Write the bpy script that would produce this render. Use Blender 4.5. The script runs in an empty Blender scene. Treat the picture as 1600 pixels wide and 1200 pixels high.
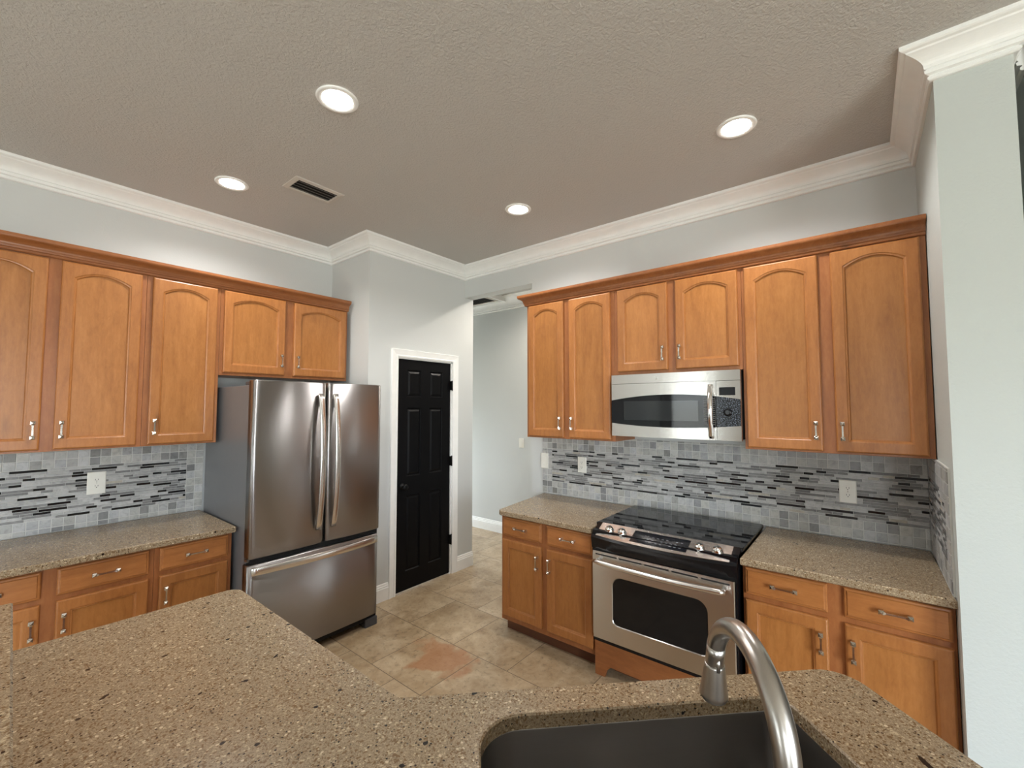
import bpy, bmesh, math, random
from mathutils import Vector, Matrix

random.seed(7)
SC = bpy.context.scene
COL = SC.collection
PI = math.pi

# ------------------------------------------------------------------ camera
CAM_Z = 1.6245
cam_d = bpy.data.cameras.new('camera')
cam_d.sensor_fit = 'HORIZONTAL'
cam_d.sensor_width = 36.0
cam_d.lens = 36.0 * 680.0 / 1600.0
cam_d.clip_start = 0.02
cam = bpy.data.objects.new('camera', cam_d)
COL.objects.link(cam)
cam.location = (0, 0, CAM_Z)
cam.rotation_euler = (PI / 2 + math.atan(35 / 680.0), 0, -math.radians(51.0))
SC.camera = cam

# ------------------------------------------------------------------ view, world
SC.view_settings.view_transform = 'Standard'
SC.view_settings.look = 'None'
SC.view_settings.gamma = 1.0
SC.view_settings.use_curve_mapping = False
SC.view_settings.exposure = 0.22

SKY_K = 27.0
w = bpy.data.worlds.new('daylight')
SC.world = w
w.use_nodes = True
wn, wl = w.node_tree.nodes, w.node_tree.links
wn.clear()
wo = wn.new('ShaderNodeOutputWorld')
wb = wn.new('ShaderNodeBackground')
wt = wn.new('ShaderNodeTexCoord')
ws = wn.new('ShaderNodeSeparateXYZ')
wr = wn.new('ShaderNodeValToRGB')
wr.color_ramp.elements[0].position = 0.49
wr.color_ramp.elements[0].color = (0.42, 0.44, 0.43, 1)
wr.color_ramp.elements[1].position = 0.56
wr.color_ramp.elements[1].color = (0.82, 0.93, 1.06, 1)
wm = wn.new('ShaderNodeMapRange')
wm.inputs[1].default_value = -1
wm.inputs[2].default_value = 1
wl.new(wt.outputs['Generated'], ws.inputs[0])
wl.new(ws.outputs['Z'], wm.inputs[0])
wl.new(wm.outputs[0], wr.inputs[0])
wl.new(wr.outputs[0], wb.inputs[0])
wb.inputs[1].default_value = SKY_K
wl.new(wb.outputs[0], wo.inputs[0])

LAMP_POWER = 9.5      # each recessed ceiling lamp
LENS_GLOW = 30.0

# openings that let the daylight in: (centre, size, rotation)
def portal(name, loc, rot, sx, sy):
    d = bpy.data.lights.new(name, 'AREA')
    d.shape = 'RECTANGLE'
    d.size, d.size_y = sx, sy
    d.cycles.is_portal = True
    o = bpy.data.objects.new(name, d)
    COL.objects.link(o)
    o.location, o.rotation_euler = loc, rot
    return o

WX = -4.5     # window wall behind the camera
WY = -4.2     # rear wall
portal('window_daylight', (WX - 0.06, 2.7, 1.45), (0, -PI / 2, 0), 1.5, 1.4)
portal('window_daylight', (WX - 0.06, -1.9, 1.45), (0, -PI / 2, 0), 1.5, 1.2)
portal('window_daylight', (-1.5, WY - 0.06, 1.2), (PI / 2, 0, 0), 3.0, 2.3)
portal('window_daylight', (3.81, 6.46, 0.95), (-PI / 2, 0, 0), 0.9, 1.7)

CZ = 3.054    # ceiling height

# ------------------------------------------------------------------ materials
def s2l(c):
    return tuple(((v / 255) / 12.92 if v / 255 <= 0.04045 else ((v / 255 + 0.055) / 1.055) ** 2.4) for v in c)

class NT:
    def __init__(self, name):
        self.m = bpy.data.materials.new(name)
        self.m.use_nodes = True
        self.t = self.m.node_tree
        self.n = self.t.nodes
        self.b = self.n['Principled BSDF']
    def new(self, kind, **kw):
        x = self.n.new('ShaderNode' + kind)
        for k, v in kw.items():
            setattr(x, k, v)
        return x
    def link(self, a, b):
        self.t.links.new(a, b)
    def val(self, sock, v):
        if hasattr(v, 'is_output'):
            self.link(v, sock)
        elif isinstance(v, (tuple, list)) and len(v) == 3 and sock.type == 'RGBA':
            sock.default_value = (*v, 1)
        else:
            sock.default_value = v
    def set(self, **kw):
        names = dict(color='Base Color', rough='Roughness', metal='Metallic', spec='Specular IOR Level', coat='Coat Weight',
                     coat_rough='Coat Roughness', aniso='Anisotropic', normal='Normal', tangent='Tangent', emit='Emission Color',
                     emit_k='Emission Strength', ior='IOR')
        for k, v in kw.items():
            self.val(self.b.inputs[names[k]], v)
        return self
    def coord(self, kind='Object', scale=None, rand=0.0):
        c = self.new('TexCoord').outputs[kind]
        if rand:
            oi = self.new('ObjectInfo').outputs['Random']
            mu = self.new('Math', operation='MULTIPLY')
            self.link(oi, mu.inputs[0])
            mu.inputs[1].default_value = rand
            ad = self.new('VectorMath', operation='ADD')
            self.link(c, ad.inputs[0])
            self.link(mu.outputs[0], ad.inputs[1])
            c = ad.outputs[0]
        if scale:
            mp = self.new('VectorMath', operation='MULTIPLY')
            self.link(c, mp.inputs[0])
            mp.inputs[1].default_value = scale
            c = mp.outputs[0]
        return c
    def noise(self, vec, scale, detail=3, rough=0.55, dist=0.0):
        x = self.new('TexNoise')
        self.link(vec, x.inputs['Vector'])
        x.inputs['Scale'].default_value = scale
        x.inputs['Detail'].default_value = detail
        x.inputs['Roughness'].default_value = rough
        x.inputs['Distortion'].default_value = dist
        return x.outputs['Fac']
    def voro(self, vec, scale, feature='F1'):
        x = self.new('TexVoronoi')
        x.feature = feature
        self.link(vec, x.inputs['Vector'])
        x.inputs['Scale'].default_value = scale
        return x
    def ramp(self, fac, stops, interp='LINEAR'):
        x = self.new('ValToRGB')
        x.color_ramp.interpolation = interp
        e = x.color_ramp.elements
        while len(e) < len(stops):
            e.new(0.5)
        for el, (p, c) in zip(e, stops):
            el.position = p
            el.color = (*c, 1) if len(c) == 3 else c
        self.link(fac, x.inputs[0])
        return x.outputs[0]
    def mix(self, fac, a, b, mode='MIX'):
        x = self.new('MixRGB', blend_type=mode)
        self.val(x.inputs[0], fac)
        self.val(x.inputs[1], a)
        self.val(x.inputs[2], b)
        return x.outputs[0]
    def math(self, op, a, b=0.0):
        x = self.new('Math', operation=op)
        self.val(x.inputs[0], a)
        self.val(x.inputs[1], b)
        return x.outputs[0]
    def bump(self, h, strength=0.3, dist=0.002):
        x = self.new('Bump')
        x.inputs['Strength'].default_value = strength
        x.inputs['Distance'].default_value = dist
        self.link(h, x.inputs['Height'])
        self.link(x.outputs[0], self.b.inputs['Normal'])

def g(v):
    return (v, v, v)

def mat_plain(name, c, rough=0.5, metal=0.0, **kw):
    t = NT(name)
    v = t.noise(t.coord(rand=9.0), 14, 2)
    col = t.mix(v, tuple(x * 0.95 for x in c), tuple(min(1, x * 1.05) for x in c))
    t.set(color=col, rough=rough, metal=metal, **kw)
    return t.m

def mat_wall(name, c, bump=0.25):
    t = NT(name)
    co = t.coord()
    n1 = t.noise(co, 90, 3)
    n2 = t.noise(co, 1.2, 2)
    t.set(color=t.mix(n2, tuple(x * 0.97 for x in c), tuple(x * 1.02 for x in c)), rough=0.55, spec=0.35)
    t.bump(n1, bump, 0.0025)
    return t.m

def mat_ceiling():
    t = NT('ceiling_texture')
    co = t.coord()
    n1 = t.noise(co, 80, 4, 0.6, 0.5)
    h = t.ramp(n1, [(0.38, g(0)), (0.64, g(1))])
    t.set(color=(0.545, 0.525, 0.49), rough=0.8, spec=0.2)
    t.bump(h, 0.6, 0.0035)
    return t.m

def mat_wood(name, c_dark, c_mid, c_light, horiz=False):
    t = NT(name)
    co = t.coord(rand=23.0)
    sc = t.new('VectorMath', operation='MULTIPLY')
    t.link(co, sc.inputs[0])
    sc.inputs[1].default_value = (1.2, 14, 14) if horiz else (14, 14, 1.2)
    fine = t.noise(sc.outputs[0], 3.2, 5, 0.6, 0.4)
    sc2 = t.new('VectorMath', operation='MULTIPLY')
    t.link(co, sc2.inputs[0])
    sc2.inputs[1].default_value = (1.0, 3, 3) if horiz else (3, 3, 1.0)
    blotch = t.noise(sc2.outputs[0], 2.4, 4, 0.65, 1.2)
    sc3 = t.new('VectorMath', operation='MULTIPLY')
    t.link(co, sc3.inputs[0])
    sc3.inputs[1].default_value = (22, 70, 70) if horiz else (70, 70, 22)
    fleck = t.noise(sc3.outputs[0], 1.0, 5, 0.7, 0.8)
    f = t.math('ADD', t.math('ADD', t.math('MULTIPLY', fine, 0.32), t.math('MULTIPLY', blotch, 0.36)), t.math('MULTIPLY', fleck, 0.32))
    col = t.ramp(f, [(0.30, c_dark), (0.5, c_mid), (0.70, c_light)])
    rnd = t.new('ObjectInfo').outputs['Random']
    tint = t.ramp(rnd, [(0.0, (0.93, 0.93, 0.92)), (1.0, (1.06, 1.05, 1.04))])
    col = t.mix(1.0, col, tint, 'MULTIPLY')
    # small flecks and a few knots
    kn = t.voro(sc2.outputs[0], 1.1)
    kd = t.ramp(kn.outputs['Distance'], [(0.015, g(0.62)), (0.09, g(1.0))])
    col = t.mix(1.0, col, kd, 'MULTIPLY')
    t.set(color=col, rough=0.36, spec=0.45, coat=0.15, coat_rough=0.3)
    t.bump(fine, 0.06, 0.001)
    return t.m

def mat_quartz(chips=(), name='quartz'):
    t = NT(name)
    co = t.coord()
    ad = t.new('VectorMath', operation='ADD')
    wn_ = t.new('TexNoise')
    t.link(co, wn_.inputs['Vector'])
    wn_.inputs['Scale'].default_value = 90
    sb = t.new('VectorMath', operation='SCALE')
    t.link(wn_.outputs['Color'], sb.inputs[0])
    sb.inputs['Scale'].default_value = 0.006
    t.link(co, ad.inputs[0])
    t.link(sb.outputs[0], ad.inputs[1])
    v = ad.outputs[0]
    def cell(scale):
        x = t.voro(v, scale)
        s = t.new('SeparateColor')
        t.link(x.outputs['Color'], s.inputs[0])
        return s.outputs[0], s.outputs[1], x.outputs['Distance']
    r1, _, _ = cell(420)
    base = t.ramp(r1, [(0.0, s2l((122, 104, 82))), (0.3, s2l((143, 125, 100))), (0.7, s2l((155, 137, 111))), (1.0, s2l((170, 152, 126)))])
    r2, q2, d2 = cell(230)
    mid = t.math('LESS_THAN', r2, 0.15)
    base = t.mix(mid, base, s2l((118, 94, 66)))
    lite = t.math('GREATER_THAN', r2, 0.94)
    base = t.mix(lite, base, s2l((186, 168, 138)))
    r3, q3, d3 = cell(150)
    dk = t.math('MULTIPLY', t.math('LESS_THAN', r3, 0.115), t.math('LESS_THAN', d3, 0.36))
    base = t.mix(dk, base, s2l((40, 28, 20)))
    r5, q5, d5 = cell(110)
    cr = t.math('MULTIPLY', t.math('LESS_THAN', r5, 0.035), t.math('LESS_THAN', d5, 0.42))
    base = t.mix(cr, base, s2l((206, 188, 158)))
    r4, q4, d4 = cell(42)
    bk = t.math('MULTIPLY', t.math('LESS_THAN', r4, 0.035), t.math('LESS_THAN', d4, 0.24))
    base = t.mix(bk, base, s2l((26, 20, 17)))
    for (x, y, rx, ry, a) in chips:
        mp = t.new('Mapping')
        mp.vector_type = 'TEXTURE'
        t.link(v, mp.inputs[0])
        mp.inputs['Location'].default_value = (x + 0.005, y + 0.005, 0.0)
        mp.inputs['Rotation'].default_value = (0, 0, a)
        mp.inputs['Scale'].default_value = (rx, ry, 100)
        ln = t.new('VectorMath', operation='LENGTH')
        t.link(mp.outputs[0], ln.inputs[0])
        base = t.mix(t.math('LESS_THAN', ln.outputs['Value'], 1.0), base, s2l((22, 18, 16)))
    t.set(color=base, rough=0.22, spec=0.5)
    return t.m

def mat_steel(name, c, rough=0.28, aniso=0.75, streak=0.03, vertical=False):
    t = NT(name)
    co = t.coord()
    sc = t.new('VectorMath', operation='MULTIPLY')
    t.link(co, sc.inputs[0])
    sc.inputs[1].default_value = (400, 400, 3) if vertical else (3, 3, 400)
    n = t.noise(sc.outputs[0], 1.0, 2)
    col = t.mix(n, tuple(x * (1 - streak) for x in c), tuple(min(1, x * (1 + streak)) for x in c))
    rg = t.new('MapRange')
    t.link(n, rg.inputs[0])
    rg.inputs[3].default_value = rough - 0.3 * streak
    rg.inputs[4].default_value = rough + 0.3 * streak
    tg = t.new('Tangent')
    tg.direction_type = 'RADIAL'
    tg.axis = 'Z'
    t.set(color=col, rough=rg.outputs[0], metal=1.0, aniso=aniso)
    t.b.inputs['Anisotropic Rotation'].default_value = 0.25
    if aniso:
        t.link(tg.outputs[0], t.b.inputs['Tangent'])
    return t.m

def mat_floor():
    t = NT('travertine_tile')
    co = t.coord()
    sp = t.new('SeparateXYZ')
    t.link(co, sp.inputs[0])
    cb = t.new('CombineXYZ')
    t.link(t.math('SUBTRACT', sp.outputs[1], 1.7625), cb.inputs[0])
    t.link(t.math('SUBTRACT', sp.outputs[0], 1.645), cb.inputs[1])
    br = t.new('TexBrick')
    br.offset = 0.5
    br.offset_frequency = 2
    t.link(cb.outputs[0], br.inputs['Vector'])
    br.inputs['Color1'].default_value = (0, 0, 0, 1)
    br.inputs['Color2'].default_value = (1, 1, 1, 1)
    br.inputs['Mortar'].default_value = (0.5, 0.5, 0.5, 1)
    br.inputs['Scale'].default_value = 1.0
    br.inputs['Mortar Size'].default_value = 0.0026
    br.inputs['Mortar Smooth'].default_value = 0.25
    br.inputs['Bias'].default_value = 0.0
    br.inputs['Brick Width'].default_value = 0.475
    br.inputs['Row Height'].default_value = 0.48
    tile = br.outputs['Color']
    sv = t.new('VectorMath', operation='MULTIPLY_ADD')
    t.link(tile, sv.inputs[0])
    sv.inputs[1].default_value = (7.0, 13.0, 3.0)
    t.link(co, sv.inputs[2])
    v = sv.outputs[0]
    cloud = t.noise(v, 5.0, 8, 0.72, 0.5)
    col = t.ramp(cloud, [(0.28, s2l((138, 114, 86))), (0.43, s2l((166, 145, 116))), (0.57, s2l((182, 163, 135))), (0.72, s2l((200, 183, 156)))])
    tt = t.ramp(tile, [(0.0, (0.90, 0.87, 0.82)), (0.5, (1, 1, 1)), (1.0, (1.02, 0.99, 0.95))])
    col = t.mix(1.0, col, tt, 'MULTIPLY')
    pit = t.noise(v, 34, 5, 0.7, 0.3)
    pc = t.ramp(pit, [(0.34, g(0.55)), (0.46, g(1))])
    col = t.mix(0.75, col, t.mix(1.0, col, pc, 'MULTIPLY'))
    # the rust-stained tile in the middle of the kitchen floor
    dp = t.new('VectorMath', operation='DISTANCE')
    wv = t.new('TexNoise')
    t.link(co, wv.inputs['Vector'])
    wv.inputs['Scale'].default_value = 5
    wv.inputs['Detail'].default_value = 6
    av = t.new('VectorMath', operation='MULTIPLY_ADD')
    t.link(wv.outputs['Color'], av.inputs[0])
    av.inputs[1].default_value = (0.75, 0.75, 0)
    t.link(co, av.inputs[2])
    t.link(av.outputs[0], dp.inputs[0])
    dp.inputs[1].default_value = (1.95 + 0.375, 2.20 + 0.375, 0)
    rust = t.ramp(dp.outputs['Value'], [(0.13, g(0.62)), (0.20, g(0.0))])
    cmp_ = t.math('LESS_THAN', sp.outputs[0], 2.122)
    rust = t.math('MULTIPLY', rust, cmp_)
    col = t.mix(rust, col, s2l((158, 104, 66)))
    col = t.mix(br.outputs['Fac'], col, s2l((96, 80, 62)))
    t.set(color=col, rough=0.33, spec=0.4)
    hh = t.math('SUBTRACT', t.math('MULTIPLY', pc, 0.25), br.outputs['Fac'])
    t.bump(hh, 0.25, 0.002)
    return t.m

def mat_tile():
    t = NT('mosaic_tile')
    a = t.new('Attribute')
    a.attribute_name = 'tile'
    co = t.coord()
    n = t.noise(co, 26, 6, 0.68, 0.9)
    vein = t.ramp(n, [(0.32, g(0.72)), (0.5, g(1.0)), (0.68, g(1.14))])
    col = t.mix(1.0, a.outputs['Color'], vein, 'MULTIPLY')
    rr = t.new('MapRange')
    t.link(a.outputs['Alpha'], rr.inputs[0])
    rr.inputs[3].default_value = 0.42
    rr.inputs[4].default_value = 0.1
    t.set(color=col, rough=rr.outputs[0], spec=0.5)
    t.bump(n, 0.12, 0.001)
    return t.m

def mat_glass_pane():
    t = NT('window_glass')
    tr = t.new('BsdfTransparent')
    gl = t.new('BsdfGlossy')
    gl.inputs['Roughness'].default_value = 0.02
    mx = t.new('MixShader')
    mx.inputs[0].default_value = 0.05
    t.link(tr.outputs[0], mx.inputs[1])
    t.link(gl.outputs[0], mx.inputs[2])
    t.link(mx.outputs[0], t.n['Material Output'].inputs[0])
    return t.m

def mat_emit(name, c, k):
    t = NT(name)
    t.set(color=(0.9, 0.9, 0.9), emit=c, emit_k=k)
    return t.m

def mat_keypad():
    t = NT('keypad_print')
    co = t.coord()
    mp = t.new('VectorMath', operation='MULTIPLY')
    t.link(co, mp.inputs[0])
    mp.inputs[1].default_value = (1, 0, 1)
    br = t.new('TexBrick')
    sx = t.new('SeparateXYZ')
    t.link(mp.outputs[0], sx.inputs[0])
    cb = t.new('CombineXYZ')
    t.link(sx.outputs[0], cb.inputs[0])
    t.link(sx.outputs[2], cb.inputs[1])
    n = t.noise(mp.outputs[0], 210, 2)
    f = t.ramp(n, [(0.56, g(0)), (0.62, g(1))])
    col = t.mix(f, (0.010, 0.011, 0.014), (0.20, 0.23, 0.28))
    t.n.remove(br)
    t.set(color=col, rough=0.15)
    return t.m

M = {}
M['wall'] = mat_wall('grey_wall_paint', s2l((203, 205, 202)))
M['column'] = mat_wall('darkened_wall_paint', s2l((190, 195, 190)), 0.5)  # same paint as the walls, darkened to hold down the daylight on it
M['ceiling'] = mat_ceiling()
M['trim'] = mat_plain('white_trim_paint', s2l((238, 238, 234)), 0.35)
M['floor'] = mat_floor()
M['wood'] = mat_wood('maple_stain', s2l((138, 84, 40)), s2l((165, 106, 55)), s2l((184, 125, 71)))
M['panel'] = mat_wood('maple_panel', s2l((138, 85, 40)), s2l((164, 107, 54)), s2l((182, 125, 69)))
M['crownwood'] = mat_wood('maple_moulding', s2l((122, 72, 38)), s2l((144, 88, 48)), s2l((162, 104, 60)), True)
M['frame'] = mat_wood('maple_frame', s2l((130, 78, 42)), s2l((154, 96, 54)), s2l((172, 114, 68)))
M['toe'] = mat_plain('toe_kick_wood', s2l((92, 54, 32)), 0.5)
M['quartz'] = mat_quartz()
M['quartz_sink'] = mat_quartz([(1.287, -0.079, 0.024, 0.0065, 0.55), (0.856, 0.818, 0.011, 0.006, 0.2), (0.60, 1.40, 0.010, 0.004, 0.6), (0.39, 1.66, 0.009, 0.005, 0.3), (0.24, 1.55, 0.013, 0.005, 0.7)], 'quartz_speckled')
M['steel'] = mat_steel('brushed_steel', (0.62, 0.60, 0.57), 0.26)
M['steel_dark'] = mat_steel('brushed_steel_fridge', (0.33, 0.315, 0.305), 0.30, 0.92, 0.015)
M['steel_bar'] = mat_steel('steel_handle', (0.74, 0.71, 0.67), 0.27, 0.3)
M['nickel'] = mat_steel('satin_nickel', (0.62, 0.58, 0.52), 0.22, 0.0, 0.03)
M['faucet'] = mat_steel('brushed_nickel', (0.46, 0.43, 0.39), 0.30, 0.0, 0.04, True)
M['chrome'] = mat_steel('polished_metal', (0.8, 0.79, 0.77), 0.10, 0.0, 0.02)
M['sink'] = mat_steel('sink_steel', (0.30, 0.29, 0.28), 0.34, 0.3)
M['side_grey'] = mat_plain('grey_painted_metal', s2l((112, 113, 115)), 0.3, 0.0)
M['dark_grey'] = mat_plain('dark_grey_plastic', s2l((72, 74, 78)), 0.45)
M['black'] = mat_plain('black_enamel', (0.005, 0.005, 0.006), 0.2, spec=0.3)
M['black_glass'] = mat_plain('black_glass', (0.005, 0.005, 0.006), 0.05, spec=0.28)
M['oven_glass'] = mat_plain('oven_glass', (0.008, 0.008, 0.008), 0.06, spec=0.3)
M['gap'] = mat_plain('shadow_black', (0.004, 0.004, 0.004), 0.8)
M['doorblack'] = mat_plain('black_door_paint', (0.003, 0.003, 0.0035), 0.40, spec=0.14)
M['hardware'] = mat_plain('black_hardware', (0.003, 0.003, 0.003), 0.4, spec=0.2)
M['tile'] = mat_tile()
M['grout'] = mat_plain('light_grout', s2l((202, 202, 196)), 0.8)
M['plastic'] = mat_plain('white_plastic', s2l((232, 230, 220)), 0.35)
M['slot'] = mat_plain('outlet_slot', (0.03, 0.03, 0.03), 0.6)
M['vent'] = mat_plain('vent_metal', s2l((196, 190, 180)), 0.5)
M['louver'] = mat_plain('louver_metal', s2l((120, 116, 110)), 0.5)
M['lens'] = mat_emit('led_lens', (1.0, 0.97, 0.93), LENS_GLOW)
M['glass'] = mat_glass_pane()
M['display'] = mat_plain('display_glass', (0.008, 0.009, 0.012), 0.08)
M['keypad'] = mat_keypad()
M['print'] = mat_plain('grey_print', (0.35, 0.36, 0.38), 0.4)
M['blind'] = mat_plain('white_blind', s2l((225, 225, 215)), 0.6)
M['mwwindow'] = mat_plain('microwave_glass', (0.016, 0.018, 0.019), 0.05, spec=0.4)

# ------------------------------------------------------------------ mesh helpers
class MB:
    def __init__(self):
        self.v, self.f, self.s, self.c = [], [], [], []
    def add(self, vs, fs, smooth=False, col=None):
        o = len(self.v)
        self.v += [tuple(p) for p in vs]
        for q in fs:
            self.f.append([i + o for i in q])
            self.s.append(smooth)
            self.c.append(col)
        return self
    def box(self, x0, x1, y0, y1, z0, z1, col=None):
        x0, x1 = min(x0, x1), max(x0, x1)
        y0, y1 = min(y0, y1), max(y0, y1)
        z0, z1 = min(z0, z1), max(z0, z1)
        vs = [(x0, y0, z0), (x1, y0, z0), (x1, y1, z0), (x0, y1, z0), (x0, y0, z1), (x1, y0, z1), (x1, y1, z1), (x0, y1, z1)]
        fs = [(0, 3, 2, 1), (4, 5, 6, 7), (0, 1, 5, 4), (1, 2, 6, 5), (2, 3, 7, 6), (3, 0, 4, 7)]
        return self.add(vs, fs, False, col)
    def loops(self, loops, cap0=True, cap1=True, smooth=False, closed=True, col=None):
        n = len(loops[0])
        vs = [p for l in loops for p in l]
        fs = []
        for k in range(len(loops) - 1):
            for i in range(n if closed else n - 1):
                j = (i + 1) % n
                fs.append((k * n + i, k * n + j, (k + 1) * n + j, (k + 1) * n + i))
        self.add(vs, fs, smooth, col)
        o = len(self.v) - len(vs)
        if cap0:
            self.f.append([o + i for i in range(n)][::-1]); self.s.append(False); self.c.append(col)
        if cap1:
            self.f.append([o + (len(loops) - 1) * n + i for i in range(n)]); self.s.append(False); self.c.append(col)
        return self
    def prism(self, pts, z0, z1, ch=0.0):
        if ch:
            pi = inset(pts, ch)
            L = [[(x, y, z0) for x, y in pi], [(x, y, z0 + ch) for x, y in pts], [(x, y, z1 - ch) for x, y in pts], [(x, y, z1) for x, y in pi]]
        else:
            L = [[(x, y, z0) for x, y in pts], [(x, y, z1) for x, y in pts]]
        return self.loops(L)
    def lathe(self, prof, origin=(0, 0, 0), axis=(0, 0, 1), n=32, smooth=True, cap0=True, cap1=True):
        a = Vector(axis).normalized()
        u = a.orthogonal().normalized()
        w_ = a.cross(u)
        o = Vector(origin)
        L = [[tuple(o + a * h + (u * math.cos(2 * PI * i / n) + w_ * math.sin(2 * PI * i / n)) * r) for i in range(n)] for r, h in prof]
        return self.loops(L, cap0, cap1, smooth)
    def tube(self, pts, r, n=20, smooth=True, cap=True, flat=None):
        """round tube along pts; r number or list; flat=(a, b, up) makes a rectangle section"""
        P = [Vector(p) for p in pts]
        L = []
        up = None
        for i, p in enumerate(P):
            t = (P[min(i + 1, len(P) - 1)] - P[max(i - 1, 0)]).normalized()
            if flat:
                b = Vector(flat[2])
                b = (b - t * b.dot(t)).normalized()
                a = t.cross(b)
                fa, fb = flat[0] / 2, flat[1] / 2
                c = 0.25 * min(fa, fb)
                q = [(fa, fb - c), (fa - c, fb), (-fa + c, fb), (-fa, fb - c), (-fa, -fb + c), (-fa + c, -fb), (fa - c, -fb), (fa, -fb + c)]
                L.append([tuple(p + a * x + b * y) for x, y in q])
            else:
                if up is None:
                    up = t.orthogonal().normalized()
                else:
                    up = (up - t * up.dot(t)).normalized()
                s = t.cross(up)
                rr = r[i] if isinstance(r, (list, tuple)) else r
                L.append([tuple(p + (up * math.cos(2 * PI * k / n) + s * math.sin(2 * PI * k / n)) * rr) for k in range(n)])
        return self.loops(L, cap, cap, smooth)
    def build(self, name, mat, parent=None, bevel=0.0, seg=2, label=None):
        me = bpy.data.meshes.new(name)
        me.from_pydata(self.v, [], self.f)
        me.polygons.foreach_set('use_smooth', self.s)
        if any(c is not None for c in self.c):
            at = me.color_attributes.new('tile', 'FLOAT_COLOR', 'CORNER')
            for p, c in zip(me.polygons, self.c):
                for li in p.loop_indices:
                    at.data[li].color = c or (1, 1, 1, 0)
        bm = bmesh.new()
        bm.from_mesh(me)
        bmesh.ops.recalc_face_normals(bm, faces=bm.faces)
        bm.to_mesh(me)
        bm.free()
        me.materials.append(mat)
        o = bpy.data.objects.new(name, me)
        COL.objects.link(o)
        if parent:
            o.parent = parent
        if bevel:
            b = o.modifiers.new('edge', 'BEVEL')
            b.width = bevel
            b.segments = seg
            b.limit_method = 'ANGLE'
            b.angle_limit = math.radians(40)
        if label:
            o['label'] = label
        return o

def inset(pts, d):
    n = len(pts)
    area = sum(pts[i][0] * pts[(i + 1) % n][1] - pts[(i + 1) % n][0] * pts[i][1] for i in range(n))
    sg = 1 if area > 0 else -1
    out = []
    for i in range(n):
        a, b, c = Vector(pts[i - 1]), Vector(pts[i]), Vector(pts[(i + 1) % n])
        d1, d2 = (b - a).normalized(), (c - b).normalized()
        n1, n2 = Vector((-d1.y, d1.x)) * sg, Vector((-d2.y, d2.x)) * sg
        m = n1 + n2
        k = m.length_squared
        m = m * (2 / k) if k > 1e-6 else n1
        out.append(tuple(b + m * d))
    return out

def fillet(pts, radii, seg=8):
    n = len(pts)
    out = []
    for i in range(n):
        r = radii[i]
        b = Vector(pts[i])
        if r <= 0:
            out.append(tuple(b)); continue
        a, c = Vector(pts[i - 1]), Vector(pts[(i + 1) % n])
        u, v = (a - b).normalized(), (c - b).normalized()
        ang = u.angle(v)
        d = r / math.tan(ang / 2)
        ctr = b + (u + v).normalized() * (r / math.sin(ang / 2))
        p, q = b + u * d - ctr, b + v * d - ctr
        a0 = math.atan2(p.y, p.x)
        da = math.atan2(q.y, q.x) - a0
        while da > PI: da -= 2 * PI
        while da < -PI: da += 2 * PI
        for k in range(seg + 1):
            t = a0 + da * k / seg
            out.append((ctr.x + r * math.cos(t), ctr.y + r * math.sin(t)))
    return out

def tag(o, label, cat, group=None):
    o['label'] = label
    o['category'] = cat
    if group:
        o['group'] = group
    return o

def thing(name, label, cat, loc=(0, 0, 0), rotz=0.0, group=None):
    o = bpy.data.objects.new(name, None)
    o.empty_display_size = 0.1
    COL.objects.link(o)
    o.location = loc
    o.rotation_euler = (0, 0, rotz)
    return tag(o, label, cat, group)

def struct(mb, name, mat, bevel=0.0, parent=None):
    o = mb.build(name, mat, parent, bevel)
    if parent is None:
        o['kind'] = 'structure'
    return o

def sweep(path, prof, mat, name, closed_prof=True):
    """carry a profile (outward, z) along a plan path; outward is to the right of travel"""
    P = [Vector(p) for p in path]
    L = []
    for i, p in enumerate(P):
        d1 = (P[i] - P[i - 1]).normalized() if i else None
        d2 = (P[i + 1] - P[i]).normalized() if i < len(P) - 1 else None
        n1 = Vector((d1.y, -d1.x)) if d1 else None
        n2 = Vector((d2.y, -d2.x)) if d2 else None
        if n1 and n2:
            m = n1 + n2
            m = m * (2 / m.length_squared)
        else:
            m = n1 or n2
        L.append([(p.x + m.x * o, p.y + m.y * o, z) for o, z in prof])
    mb = MB()
    mb.loops(L)
    return mb

# ------------------------------------------------------------------ the room
X_R = 3.165      # face of the range wall
Y_L = 3.80       # face of the fridge wall
Y_P = 3.19       # face of the pantry wall
X_J = 2.045      # pantry corner
Y_S = -0.255     # stub wall at the end of the range counter
X_C = 2.37       # end of that stub wall

struct(MB().box(-4.7, 8.0, -4.4, 7.2, -0.1, 0.0), 'floor', M['floor'])
struct(MB().box(-4.7, 8.0, -4.4, 7.2, CZ, CZ + 0.1), 'ceiling', M['ceiling'])
struct(MB().box(-4.5, X_J + 0.1, Y_L, Y_L + 0.12, 0, CZ), 'wall_fridge', M['wall'])
# pantry block: side facing the fridge, and front with the door opening
DX0, DX1, DZ = 2.335, 2.99, 2.062
struct(MB().box(X_J, X_J + 0.1, Y_P + 0.1, Y_L, 0, CZ), 'wall_pantry_side', M['wall'])
struct(MB().box(X_J, DX0, Y_P, Y_P + 0.1, 0, CZ).box(DX1, 3.285, Y_P, Y_P + 0.1, 0, CZ).box(DX0, DX1, Y_P, Y_P + 0.1, DZ, CZ), 'wall_pantry', M['wall'])
struct(MB().box(3.185, 3.285, Y_P + 0.1, 6.4, 0, CZ), 'wall_hall_near', M['wall'])
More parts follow.
